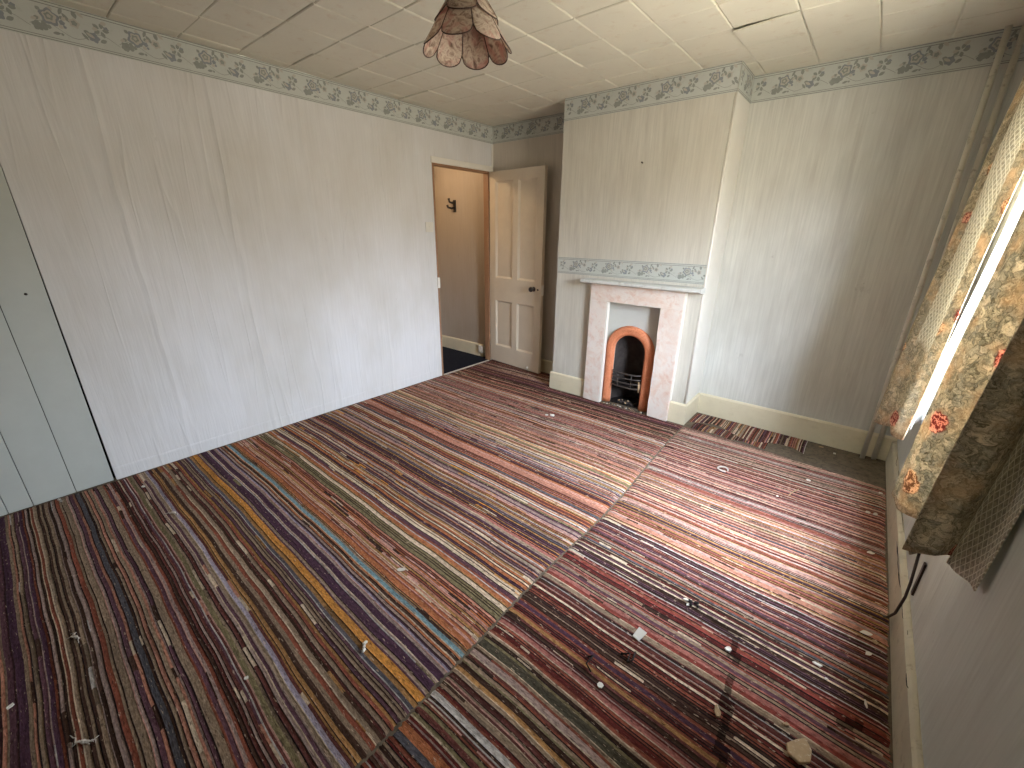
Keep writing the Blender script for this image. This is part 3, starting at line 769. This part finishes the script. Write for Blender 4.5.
def rug(name, xlo, xhi, ylo, yhi, zones, specs, seed, step, wob, label, z0=.002, hh=.0055, stain=None, group=None, swap=False, wmin=.0050, wmax=.0115):
    """rows of rag weft: one ridge per stripe, one colour per run of rag. xlo/xhi/yhi are functions"""
    rnd = random.Random(seed)
    st = []; y = ylo; last = None
    sp = sorted(q for q in specs if q[0] > ylo)
    while y < yhi[1]:
        hit = None
        for s in sp:
            if hit is None and s[0]-s[1]/2 <= y+.004: hit = s
        if hit:
            n = max(1, round(hit[1]/.010)); w = hit[1]/n
            for k in range(n): st.append((y+k*w, w, hit[2], [hit[2]], .0, True))
            y += hit[1]; sp = [s for s in sp if s[0] > hit[0]]
            continue
        z = [q for q in zones if q[0] <= y][-1]
        w = rnd.uniform(wmin, wmax)
        if rnd.random() < .10: w *= 1.7
        c = rnd.choice(z[1])
        if c == last and rnd.random() < .6: c = rnd.choice(z[1])
        last = c
        n = max(1, round(w/.010))
        for k in range(n): st.append((y+k*w/n, w/n, c, z[2], z[3], False))
        y += w
        q = rnd.random()
        if q < .55:                 # dark row: groove shade between two rags put into the colour
            w = rnd.uniform(.0026, .0042); st.append((y, w, rnd.choice([(58, 42, 38), (66, 46, 44), (50, 38, 40)]), z[2], .04, False)); y += w
        elif q < .78:               # thin pale rag
            w = rnd.uniform(.0030, .0050); st.append((y, w, rnd.choice([CREAM, GREYW, PINK, MAUVE, CREAM]), z[2], .10, False)); y += w
    N = len(st)
    x0 = min(xlo(0), xlo(3)); Lx = max(xhi(0), xhi(3)) - x0
    Mx = int(Lx/step)
    ph = [rnd.uniform(0, 6.28) for _ in range(6)]
    nr = 2*N+1
    co = np.zeros((nr, Mx+1, 3), 'f')
    us = np.linspace(0, 1, Mx+1)
    jit = [rnd.uniform(-.004, .004) for _ in range(N+1)]
    for r in range(nr):
        i = min(r//2, N-1); yy = st[i][0] + (st[i][1]*.5 if r % 2 else 0)
        if r == nr-1: yy = st[-1][0]+st[-1][1]
        a, b = xlo(yy)+jit[i], xhi(yy)+jit[(i*7) % N]
        xs = a+(b-a)*us
        co[r, :, 0] = xs
        wv = wob(xs, yy) + .0035*np.sin(xs*3.1+ph[0]+yy*2.3) + .0022*np.sin(xs*8.3+ph[1]+yy*5.1) + .0010*np.sin(xs*23+ph[2]+yy*17)
        co[r, :, 1] = yy + wv
        co[r, :, 2] = z0 + (hh if r % 2 else hh*.35) + .0012*np.sin(xs*2.7+yy*3.9+ph[3])
    if callable(yhi[0]):
        for c in range(Mx+1):
            m = co[:, c, 1] > yhi[0](co[-1, c, 0])
            co[m, c, 1] = yhi[0](co[-1, c, 0])
    co[0, :, 2] = co[-1, :, 2] = z0-.0015; co[:, 0, 2] = co[:, -1, 2] = z0-.0015
    col = np.zeros((nr-1, Mx, 4), 'f'); col[..., 3] = 1
    for i in range(N):
        y, w, c, dash, rate, special = st[i]
        base = np.array(lin(c)); k = 0
        while k < Mx:
            run = rnd.randint(3, 22)
            cc = base*rnd.uniform(.82, 1.15)
            if not special and rnd.random() < rate:
                cc = np.array(lin(rnd.choice(dash)))*rnd.uniform(.8, 1.05); run = rnd.randint(2, 5)
            elif not special and rnd.random() < .05:
                cc = cc*.6
            col[2*i:2*i+2, k:k+run, :3] = cc
            k += run
    if stain:
        for (xa, ya, xb, yb, wd, d) in stain:
            cx = (co[:-1, :-1, 0]+co[1:, 1:, 0])/2; cy = (co[:-1, :-1, 1]+co[1:, 1:, 1])/2
            ux, uy = xb-xa, yb-ya; l2 = ux*ux+uy*uy
            s = np.clip(((cx-xa)*ux+(cy-ya)*uy)/l2, 0, 1)
            dd = np.hypot(cx-xa-s*ux, cy-ya-s*uy)
            dd = dd + .006*np.sin(cy*60)+.004*np.sin(cx*90+cy*40)
            col[dd < wd, :3] *= d
    idx = np.arange(nr*(Mx+1)).reshape(nr, Mx+1)
    q = np.stack([idx[:-1, :-1], idx[:-1, 1:], idx[1:, 1:], idx[1:, :-1]], -1).reshape(-1, 4)
    flat = co.reshape(-1, 3)
    if swap: flat = flat[:, [1, 0, 2]]; q = q[:, ::-1]
    me = bpy.data.meshes.new(name); nf = len(q)
    me.vertices.add(len(flat)); me.vertices.foreach_set('co', np.ascontiguousarray(flat).ravel())
    me.loops.add(nf*4); me.loops.foreach_set('vertex_index', np.ascontiguousarray(q).ravel().astype('i'))
    me.polygons.add(nf); me.polygons.foreach_set('loop_start', np.arange(0, nf*4, 4, dtype='i'))
    me.update(calc_edges=True); me.validate()
    at = me.color_attributes.new('Col', 'FLOAT_COLOR', 'CORNER')
    at.data.foreach_set('color', np.repeat(col.reshape(-1, 4), 4, axis=0).ravel())
    me.materials.append(M['rug'])
    o = bpy.data.objects.new(name, me); C.objects.link(o)
    tag(recentre(o), label, 'rug', group)
    return o

SEAM = lambda y: 2.395 - .030*max(0, y-1.7) + .008*math.sin(y*4)
def left_far(x):                      # the rug runs into the alcove behind the door, and stops short of the chimney breast
    return 3.500 if x < BX0-.03 else 3.142+.005*math.sin(x*19)
rug('rag_rug', lambda y: .014+.006*math.sin(y*9), lambda y: SEAM(y)-.005, -.90, (left_far, 3.50), LZ, LSPEC, 21, .026,
    lambda xs, y: -.012*np.clip(xs-1.9, 0, 1)*2*(1 if y > .6 else .4)+.006*np.sin(xs*1.9+y*.8),
    'wide striped rag rug reaching from the left wall to the long seam')
rug('rag_rug', lambda y: SEAM(y)+.005, lambda y: 3.566+.003*math.sin(y*7), -.90,
    (lambda x: 3.140-.070*max(0, (x-2.45))/1.1, 3.17), RZ, RSPEC, 8, .022,
    lambda xs, y: .010*np.sin((xs-2.4)*3.2+y*1.1) - .030*np.clip(xs-3.30, 0, 1)*(1.5 if y < 2.6 else .3),
    'reddish striped rag rug between the long seam and the window wall', z0=.0022,
    stain=[(3.125, 1.40, 3.160, 1.17, .011, .35), (3.160, 1.17, 3.19, .95, .014, .3), (3.42, 1.27, 3.50, 1.36, .010, .35), (2.98, 1.47, 3.14, 1.43, .006, .5), (3.05, 2.2, 3.12, 2.15, .05, .75)])
# offcuts by the alcove skirting: stripes run towards the wall
SC = [(0, [ROSE, BROWN, TAUPE, CREAM, PLUM, SALMON, RUST, OCHRE, MAROON], [CREAM, BROWN], .08)]
rug('rug_offcut', lambda y: 3.285+.05*math.sin(y*13)-.06*(y-2.4), lambda y: 3.490-.02*max(0, 2.62-y)*10*.3, 2.36, (None, 3.13), SC, [], 4, .03,
    lambda xs, y: .02*(xs-3.3), 'torn striped rag rug offcut lying against the alcove skirting board', z0=.0100, swap=True, wmin=.005, wmax=.011)
rug('rug_offcut', lambda y: 3.165+.012*math.sin(y*30), lambda y: 3.300-.12*max(0, y-2.72), 2.40, (None, 2.90), SC, [], 14, .03,
    lambda xs, y: .01*(xs-3.2), 'smaller striped rug offcut tucked under the torn one beside the chimney breast', z0=.0022, swap=True, wmin=.005, wmax=.011)

# ================================================================ PIPES
for (x, y, r, lab, collar) in ((3.450, 3.457, .0135, 'left-hand of two cream painted heating pipes rising in the alcove corner', False),
                               (3.510, 3.490, .0135, 'cream heating pipe with a jointed collar, nearest the window wall', True)):
    p = thing('heating_pipe', (x, y, 0), lab, 'pipe', None)
    bm = bmesh.new(); tube(bm, [(x, y, .0005), (x, y, .8), (x+.002, y, 1.6), (x, y, H-.012)], r, 14)
    link('pipe_run', bm, M['pipe'], p)
    if collar:
        bm = bmesh.new(); lathe(bm, [(r+.001, 0), (r+.004, .003), (r+.004, .05), (r+.001, .053)], (x+.002, y, 1.88), 2, 16)
        link('collar', bm, M['pipe'], p)

# ================================================================ CURTAINS
def curtain(name, pts, zt, zb, label, lean, hem=None, rows=44, sub=7, band=None, top_pull=0.0, centre=None, parent=None):
    """pts: section at the hem, (x, y, bulge) far to near; lofted up to the rail with a lean towards the wall"""
    P = [Vector((p[0], p[1])) for p in pts]; n = len(P)
    def cr(i, t):
        a, b, c, d = P[max(i-1, 0)], P[i], P[i+1], P[min(i+2, n-1)]
        return .5*((2*b)+(-a+c)*t+(2*a-5*b+4*c-d)*t*t+(-a+3*b-3*c+d)*t**3)*1.0
    sec, tag_ = [], []
    for i in range(n-1):
        for k in range(sub):
            t = k/sub
            s = cr(i, t)*.55+(P[i]*(1-t)+P[i+1]*t)*.45
            sec.append(s); tag_.append((i+t))
    sec.append(P[-1]); tag_.append(float(n-1))
    arc = [0]
    for a, b in zip(sec, sec[1:]): arc.append(arc[-1]+(b-a).length)
    bm = bmesh.new(); uv = bm.loops.layers.uv.new('UVMap'); cl = bm.loops.layers.float_color.new('Band')
    grid = []
    for j in range(rows+1):
        q = j/rows
        row = []
        for k, s in enumerate(sec):
            z0 = zb + (hem(tag_[k]) if hem else 0)
            z = z0+(zt-z0)*q
            hz = z-.6
            x = s.x + lean*max(hz, -.05) + .0
            if z > 1.75: x += .05*(z-1.75)
            wv = .006*math.sin(arc[k]*42+z*1.6)*(1-.4*q) + .004*math.sin(z*5+arc[k]*17)
            y = s.y + .5*wv
            x = min(x+wv, W-.012)
            row.append((bm.verts.new((x, y, z)), arc[k], z, tag_[k]))
        grid.append(row)
    for j in range(rows):
        for k in range(len(sec)-1):
            c = [grid[j][k], grid[j][k+1], grid[j+1][k+1], grid[j+1][k]]
            f = bm.faces.new([a[0] for a in c]); f.smooth = True
            for lp, a in zip(f.loops, c):
                lp[uv].uv = (a[1], a[2]); b = band(a[3], a[2]) if band else 0
                lp[cl] = (b, b, b, 1)
    return bm

ct = thing('curtain', (3.47, 2.62, .56), 'bunched floral curtain with a trellis stripe hanging beside the heating pipes', 'curtain')
far_pts = [(3.560, 2.93), (3.500, 2.90), (3.470, 2.78), (3.392, 2.635), (3.412, 2.55), (3.446, 2.49), (3.455, 2.45), (3.478, 2.395)]
bm = curtain('cloth', far_pts, 2.13, .575, '', .055, hem=lambda t: -.012*math.sin(t*2.2),
             band=lambda t, z: (1.0 if 3.75 < t < 5.75 else 0.0)*max(0, min(1, (z-.75)/.45)))
link('cloth', bm, M['fabric'], ct, solid=.003)
bm = bmesh.new(); tube(bm, [(p[0], p[1], .568) for p in far_pts[3:]], .007, 8)
cn = thing('curtain', (3.49, 1.55, .58), 'floral curtain hanging in heavy dark folds on the near side of the window', 'curtain')
bm.free()
near_pts = [(3.424, 1.765), (3.452, 1.70), (3.490, 1.628), (3.520, 1.55), (3.484, 1.465), (3.448, 1.405), (3.496, 1.392), (3.532, 1.425), (3.555, 1.46), (3.560, 1.40), (3.574, 1.335)]
bm = curtain('cloth', near_pts, 2.13, .60, '', .085*.55, hem=lambda t: (.028 if 4.5 < t < 7.5 else 0)-.012*math.sin(t*1.7),
             band=lambda t, z: 1.0 if t > 7.3 else 0.0)
link('cloth', bm, M['fabric'], cn, solid=.003)
# white net caught behind the far curtain
bm = curtain('net', [(3.497, 2.465), (3.507, 2.50), (3.530, 2.585), (3.540, 2.60), (3.552, 2.545), (3.560, 2.50)], 2.11, .60, '', .056, hem=lambda t: .0)
o = recentre(link('net_curtain', bm, M['net'], solid=.0015)); tag(o, 'strip of white net curtain glowing in the window beside the trellis curtain', 'net curtain')
rl = thing('curtain_rail', (W-.03, 2.1, 2.14), 'plain white curtain rail above the window', 'curtain rail')
link('rail', boxes((W-.060, W-.042, 1.22, 3.02, 2.138, 2.160)), M['white'], rl, bevel=.003)
for y in (1.3, 2.1, 2.95):
    link('bracket', boxes((W-.043, W-.0005, y-.012, y+.012, 2.142, 2.156)), M['white'], rl)

# brown cable loop hanging under the near curtain
bm = bmesh.new()
tube(bm, [(3.573, 1.93, .60), (3.568, 1.90, .45), (3.566, 1.865, .36), (3.563, 1.80, .27), (3.560, 1.775, .22), (3.558, 1.80, .12), (3.556, 1.865, .04), (3.554, 1.90, .012)], .0045, 8)
tag(recentre(link('cable', bm, M['cable'])), 'thin brown cable drooping from under the near curtain to the skirting', 'cable')
bm = bmesh.new()
box(bm, W-.007, W-.0005, 1.845, 1.865, .19, .33)
tag(recentre(link('dark_strip', bm, M['cable'])), 'short dark strip on the wall beside the drooping cable', 'strip')

# ================================================================ LAMPSHADE
LX, LY = 1.850, 1.350
lp = thing('pendant_lamp', (LX, LY, 1.99), 'mauve floral pendant lampshade of overlapping scalloped petals under the ceiling', 'lamp')
def petals(n, zt, zb, rt, rb, phase, drop, nameit):
    for k in range(n):
        a0, a1 = phase+2*PI*k/n, phase+2*PI*(k+1)/n
        bm = bmesh.new(); G = []
        nu, nv = 12, 10
        def pt(s, v):
            # s -1..1 across, v 0..1 down to a rounded end
            e = 1+drop*math.sqrt(max(0, 1-s*s))
            q = v*e; r = rt+(rb-rt)*q
            w = (s+1)/2
            ca = Vector((math.cos(a0), math.sin(a0))); cb = Vector((math.cos(a1), math.sin(a1)))
            p = (ca*(1-w)+cb*w)*r*(1+.07*(1-s*s))
            return (LX+p.x, LY+p.y, zt+(zb-zt)*q)
        for j in range(nv+1):
            G.append([bm.verts.new(pt(-1+2*i/nu, j/nv)) for i in range(nu+1)])
        for j in range(nv):
            for i in range(nu):
                f = bm.faces.new((G[j][i], G[j][i+1], G[j+1][i+1], G[j+1][i])); f.smooth = True
        edge = [G[nv][i].co.copy() for i in range(nu+1)]
        sd = [G[j][0].co.copy() for j in range(nv+1)]
        pe = link('petal', bm, M['shade'], lp, solid=.0015)
        bm = bmesh.new(); tube(bm, sd[1:] + edge[1:], .0022, 6)
        link('piping', bm, M['piping'], pe)
petals(8, 2.268, 2.092, .030, .143, .15, .22, 'lower')
petals(6, 2.272, 2.168, .031, .106, .62, .24, 'upper')
bm = bmesh.new(); tube(bm, [(LX+0.029*math.cos(2*PI*k/24), LY+0.029*math.sin(2*PI*k/24), 2.272) for k in range(25)], .003, 6)
for k in range(3):
    a = 2*PI*k/3; tube(bm, [(LX, LY, 2.262), (LX+0.029*math.cos(a), LY+0.029*math.sin(a), 2.266)], .002, 6)
link('wire_ring', bm, M['piping'], lp)
bm = bmesh.new(); tube(bm, [(LX, LY, 2.27), (LX, LY, H-.03)], .004, 8)
link('flex', bm, M['plastic'], lp)
bm = bmesh.new(); lathe(bm, [(.012, 2.22), (.020, 2.225), (.020, 2.262), (.012, 2.285), (.005, 2.29)], (LX, LY, 0), 2, 16)
link('bulb_holder', bm, M['plastic'], lp)
bm = bmesh.new(); lathe(bm, [(.008, 2.368), (.03, 2.374), (.045, 2.386), (.045, 2.3965)], (LX, LY, 0), 2, 20)
link('ceiling_rose', bm, M['plastic'], lp)

# ================================================================ SMALL FITTINGS
sw = thing('light_switch', (0, 2.66, 1.455), 'square white light switch on the left wall beside the doorway', 'light switch')
link('plate', boxes((.0008, .010, 2.617, 2.703, 1.412, 1.498)), M['plastic'], sw, bevel=.003)
bm = bmesh.new(); prism(bm, [(.0095, 1.442), (.0125, 1.442), (.016, 1.468), (.0095, 1.468)], 1, 2.653, 2.667)
link('rocker', bm, M['plastic'], sw)
so = thing('telephone_socket', (-.165, HY1-.02, .10), 'small white socket box on the hall skirting beside the door hinge', 'socket')
link('box', boxes((-.205, -.125, HY1-.045, HY1-.0185, .055, .140)), M['plastic'], so, bevel=.004)
link('cover', boxes((-.195, -.135, HY1-.049, HY1-.0455, .065, .130)), M['plastic'], so, bevel=.002)

def hook(x, y, z, ax, lab):
    h = thing('coat_hook', (x, y, z), lab, 'coat hook')
    d = Vector((0, -1, 0)) if ax == 1 else Vector((1, 0, 0)); s = Vector((1, 0, 0)) if ax == 1 else Vector((0, 1, 0))
    base = Vector((x, y, z))
    bm = bmesh.new()
    if ax == 1: box(bm, x-.019, x+.019, y-.012, y, z-.06, z+.065)
    else: box(bm, x, x+.012, y-.019, y+.019, z-.06, z+.065)
    link('back_plate', bm, M['black_iron'], h, bevel=.003)
    for (zz, ln, up) in ((.045, .06, .035), (-.012, .085, .022)):
        bm = bmesh.new()
        pts = [base+d*.006+Vector((0, 0, zz)), base+d*(ln*.5)-s*.012+Vector((0, 0, zz-.012)), base+d*(ln*.9)-s*.03+Vector((0, 0, zz-.002)), base+d*ln-s*.036+Vector((0, 0, zz+up))]
        tube(bm, pts, [.013, .012, .011, .014], 10)
        link('hook_arm', bm, M['black_iron'], h)
hook(-.575, HY1, 1.685, 1, 'black iron double coat hook on the hall wall seen through the doorway')
hook(HX, 3.47, 2.03, 0, 'black coat hook high up at the doorway top left corner, half hidden')
bm = bmesh.new(); tube(bm, [(1.764, F-.0003, 1.899), (1.764, F-.018, 1.902)], [.004, .005], 8)
tag(recentre(link('nail', bm, M['knob'])), 'small dark nail in the wallpaper high on the chimney breast', 'nail')

# ================================================================ LITTER ON THE RUGS
RT = .0102      # height of rug pile
rnd = random.Random(77)
def flake(x, y, sx, sy, rot, mat, name, lab, cat='litter', thick=.0025, tilt=.0, z=RT, group=None, n=6):
    bm = bmesh.new()
    poly = []
    for k in range(n):
        a = 2*PI*k/n+rnd.uniform(-.3, .3); r = rnd.uniform(.72, 1.12)
        px, py = sx*r*math.cos(a), sy*r*math.sin(a)
        poly.append((px*math.cos(rot)-py*math.sin(rot), px*math.sin(rot)+py*math.cos(rot)))
    prism(bm, poly, 2, 0, thick)
    bmesh.ops.subdivide_edges(bm, edges=bm.edges, cuts=1)
    for v in bm.verts: v.co.z += tilt*(v.co.x*.7+v.co.y) + rnd.uniform(0, thick*.6)
    lo = min(v.co.z for v in bm.verts)
    for v in bm.verts: v.co += Vector((x, y, z-lo))
    o = recentre(link(name, bm, mat)); return tag(o, lab, cat, group)
def fluff(x, y, size, rot, name, lab, mat=None, n=7, z=RT):
    bm = bmesh.new()
    for k in range(n):
        a = rot+rnd.uniform(-.5, .5)+(PI if k % 3 == 0 else 0); l = size*rnd.uniform(.4, 1.0)
        pts = [(x, y, z+.003)]
        for q in range(1, 6):
            s = q/5; aa = a+rnd.uniform(-.35, .35)
            pts.append((x+l*s*math.cos(aa), y+l*s*math.sin(aa), z+.0025+rnd.uniform(0, .006)))
        tube(bm, pts, [.0026, .0022, .002, .0016, .0012, .0008], 6)
    lump(bm, (x, y, z+.006), size*.16, rnd, .6)
    lo = min(v.co.z for v in bm.verts)
    for v in bm.verts: v.co.z += z-lo
    return tag(recentre(link(name, bm, mat or M['fluff'])), lab, 'litter')
def twig(pts, r, mat, name, lab, z=RT):
    bm = bmesh.new(); tube(bm, [(x, y, z+r+h) for x, y, h in pts], r, 6)
    return tag(recentre(link(name, bm, mat)), lab, 'litter')

bm = bmesh.new(); prism(bm, [(2.826, 1.176), (2.853, 1.170), (2.866, 1.212), (2.833, 1.216)], 2, RT, RT+.002)
for v in bm.verts: v.co.z += .3*(v.co.y-1.17)
tag(recentre(link('paper_scrap', bm, M['chip'])), 'bright white four-cornered scrap of paper on the reddish rug', 'paper scrap')
flake(2.822, .936, .010, .010, 0, M['chip'], 'paint_flake', 'round white paint flake below the four-cornered paper scrap', thick=.003, n=9)
bm = bmesh.new()
for k in range(5): lump(bm, (2.105+.012*math.cos(k*.9), .506+.006*k-.012, RT+.007), .008, rnd, .8)
tag(recentre(link('paper_ball', bm, M['chip'])), 'crumpled white twist of paper on the golden stripe', 'paper scrap')
bm = bmesh.new(); prism(bm, [(3.325, 1.135), (3.333, 1.108), (3.362, 1.094), (3.385, 1.112), (3.384, 1.150), (3.366, 1.178), (3.345, 1.160)], 2, RT, RT+.012)
for v in bm.verts: v.co.z += .25*(v.co.x-3.325)
tag(recentre(link('plaster_chunk', bm, M['chip_tan'], bevel=.003)), 'broken tan and white plaster chunk at the bottom edge of the reddish rug', 'plaster')
bm = bmesh.new()
for k in range(7): lump(bm, (2.955+rnd.uniform(-.02, .02), 1.47+rnd.uniform(-.014, .014), RT+.005), rnd.uniform(.005, .010), rnd, .7)
tag(recentre(link('soot_clump', bm, M['chip_dark'])), 'black clump of crumbs at the end of the blue rug stripe', 'litter')
flake(2.925, 1.472, .012, .007, .4, M['chip'], 'paint_flake', 'white flake touching the black clump of crumbs', thick=.004)
flake(2.940, 1.452, .009, .006, .9, M['chip'], 'paint_flake', 'small white flake just in front of the black clump', thick=.004)
flake(3.117, 1.349, .013, .011, .2, M['chip'], 'plaster_crumb', 'off-white plaster crumb at the top of the dark stained streak', thick=.006)
flake(3.145, 1.100, .012, .020, .5, M['chip_tan'], 'plaster_crumb', 'tan plaster crumb lying on the dark stained streak', thick=.005)
flake(3.370, 1.490, .014, .007, .1, M['chip'], 'plaster_crumb', 'pale oblong crumb midway between stain and skirting', thick=.005)
flake(3.400, 1.450, .006, .004, .1, M['chip'], 'plaster_crumb', 'tiny crumb to the right of the pale oblong crumb', thick=.003)
flake(3.502, 1.760, .020, .012, .3, M['chip'], 'paint_flake', 'broad paint flake by the skirting near the cable end', thick=.003)
flake(3.528, 1.735, .012, .009, 1.3, M['chip_tan'], 'paint_flake', 'tan flake touching the skirting near the cable end', thick=.003)
flake(3.510, 1.660, .013, .008, .8, M['chip'], 'paint_flake', 'paint flake below the cable end beside the skirting', thick=.003)
flake(3.490, 2.700, .013, .009, .2, M['fluff'], 'plaster_crumb', 'left one of a pair of dull crumbs under the far curtain', thick=.006)
flake(3.522, 2.705, .013, .009, .7, M['fluff'], 'plaster_crumb', 'right one of a pair of dull crumbs under the far curtain', thick=.006)
flake(3.203, 2.866, .016, .010, .2, M['chip'], 'paint_flake', 'bright white flake in front of the bare alcove floor', thick=.004)
flake(3.085, 2.55, .008, .006, .2, M['chip'], 'paint_flake', 'small white flake beside the thin tan stick', thick=.004)
twig([(3.135, 2.60, 0), (3.150, 2.66, .002), (3.170, 2.71, 0)], .003, M['chip_tan'], 'thin_stick', 'thin tan stick on the far part of the reddish rug')
twig([(2.825, 1.080, 0), (2.850, 1.10, .003), (2.856, 1.065, .002), (2.868, 1.085, .004), (2.862, 1.12, 0)], .0035, M['chip_dark'], 'dark_curl', 'dark curled thread below the white paper scrap')
twig([(2.74, .995, 0), (2.755, 1.01, .003), (2.748, .97, .001), (2.775, .955, 0)], .003, M['chip_dark'], 'dark_curl', 'dark hooked thread left of the round white flake')
twig([(2.765+.030*math.cos(a*.55), 2.655+.030*math.sin(a*.55), .002*math.sin(a)) for a in range(11)], .0045, M['fluff'], 'wood_shaving', 'pale curled shaving on the far part of the reddish rug')
flake(3.507, 2.315, .014, .009, .4, M['chip'], 'paint_flake', 'white flake near the skirting below the far curtain', thick=.004)
flake(3.506, 1.433, .004, .018, .2, M['chip'], 'paint_flake', 'thin upright white sliver at the end of the curved stain', thick=.003)
flake(3.317, 1.198, .011, .006, .6, M['chip_tan'], 'plaster_crumb', 'little tan crumb above the plaster chunk', thick=.004)
flake(3.544, 2.98, .012, .010, .1, M['chip'], 'paint_flake', 'pale flake at the corner of the reddish rug by the skirting', thick=.004)
flake(1.468, 2.620, .020, .014, .1, M['chip'], 'plaster_crumb', 'bright white plaster crumb on the rug in front of the open door', thick=.010)
flake(1.430, 2.60, .014, .010, .8, M['fluff'], 'plaster_crumb', 'duller crumb beside the bright one in front of the open door', thick=.006)
fluff(1.742, -.187, .055, .6, 'fluff_tuft', 'long white tuft of fluff at the bottom edge left of the rug')
fluff(1.266, -.151, .040, .5, 'fluff_tuft', 'white tuft of fluff on the dark stripe left of the rug')
fluff(.664, .282, .060, .3, 'fluff_tuft', 'thin spread of pale threads near the left wall', n=5)
fluff(.060, -.09, .035, .2, 'fluff_tuft', 'small pale threads beside the foot of the plank door', n=4)
flake(1.434, -.318, .008, .010, .5, M['chip'], 'paint_flake', 'white flake at the left edge of the striped rug', thick=.004)
flake(.235, .235, .014, .009, .1, M['chip'], 'paint_flake', 'small white flake near the plank door corner', thick=.003)
flake(1.90, .19, .008, .007, .5, M['chip'], 'paint_flake', 'tiny flake on the maroon stripes at the bottom of the rug', thick=.003)
flake(1.898, .815, .022, .012, .5, M['fluff'], 'paper_scrap', 'worn pinkish-white patch of paper stuck on the orange stripes', thick=.002)
flake(3.300, 3.40, .009, .007, .2, M['chip'], 'plaster_crumb', 'white crumb on the bare alcove floor near the pipes', z=.0008, thick=.005)
flake(3.22, 3.455, .020, .008, .3, M['chip_tan'], 'plaster_crumb', 'tan crumb on the bare alcove floor beside the offcut', z=.0008, thick=.004)

# ================================================================ LIGHT
wd = bpy.data.worlds.new('daylight'); S.world = wd; wd.use_nodes = True
nt = wd.node_tree; bg = nt.nodes['Background']
tc = nt.nodes.new('ShaderNodeTexCoord'); sx = nt.nodes.new('ShaderNodeSeparateXYZ'); rp = nt.nodes.new('ShaderNodeValToRGB')
mp = nt.nodes.new('ShaderNodeMapRange'); mp.inputs[1].default_value = -1; mp.inputs[2].default_value = 1
nt.links.new(tc.outputs['Generated'], sx.inputs[0]); nt.links.new(sx.outputs[2], mp.inputs[0]); nt.links.new(mp.outputs[0], rp.inputs[0])
e = rp.color_ramp.elements
e[0].position = .515; e[0].color = (.36, .33, .27, 1)
e[1].position = .585; e[1].color = (.87, .96, 1.10, 1)
x = e.new(1.0); x.color = (.80, .93, 1.10, 1)
nt.links.new(rp.outputs[0], bg.inputs[0]); bg.inputs[1].default_value = 70.0
pl = bpy.data.lights.new('window_portal', 'AREA'); pl.shape = 'RECTANGLE'; pl.size = WZ1-WZ0; pl.size_y = WY1-WY0
pl.cycles.is_portal = True
po = bpy.data.objects.new('window_portal', pl); C.objects.link(po)
po.location = (W+.20, (WY0+WY1)/2, (WZ0+WZ1)/2); po.rotation_euler = (0, PI/2, 0)
hb = bpy.data.lights.new('hall_bulb', 'POINT'); hb.energy = 13; hb.color = (1, .68, .40); hb.shadow_soft_size = .05
ho = bpy.data.objects.new('hall_bulb', hb); C.objects.link(ho); ho.location = (-.5, 2.75, 2.15)

# ================================================================ CAMERA
cam = bpy.data.cameras.new('camera'); cam.sensor_width = 36; cam.lens = 417.228/1024*36; cam.clip_start = .01
co_ = bpy.data.objects.new('camera', cam); C.objects.link(co_); S.camera = co_
yaw, pit, rol = -.688929, -.351532, .010996
f = Vector((math.sin(yaw)*math.cos(pit), math.cos(yaw)*math.cos(pit), math.sin(pit)))
r = Vector((math.cos(yaw), -math.sin(yaw), 0)); u = r.cross(f)
R_, U_ = r*math.cos(rol)+u*math.sin(rol), u*math.cos(rol)-r*math.sin(rol)
m = Matrix((R_, U_, -f)).transposed().to_4x4(); m.translation = Vector((3.1967, 0, 1.42945))
co_.matrix_world = m

S.view_settings.view_transform = 'Standard'; S.view_settings.look = 'None'
S.view_settings.gamma = 1; S.view_settings.use_curve_mapping = False
S.view_settings.exposure = 0.0
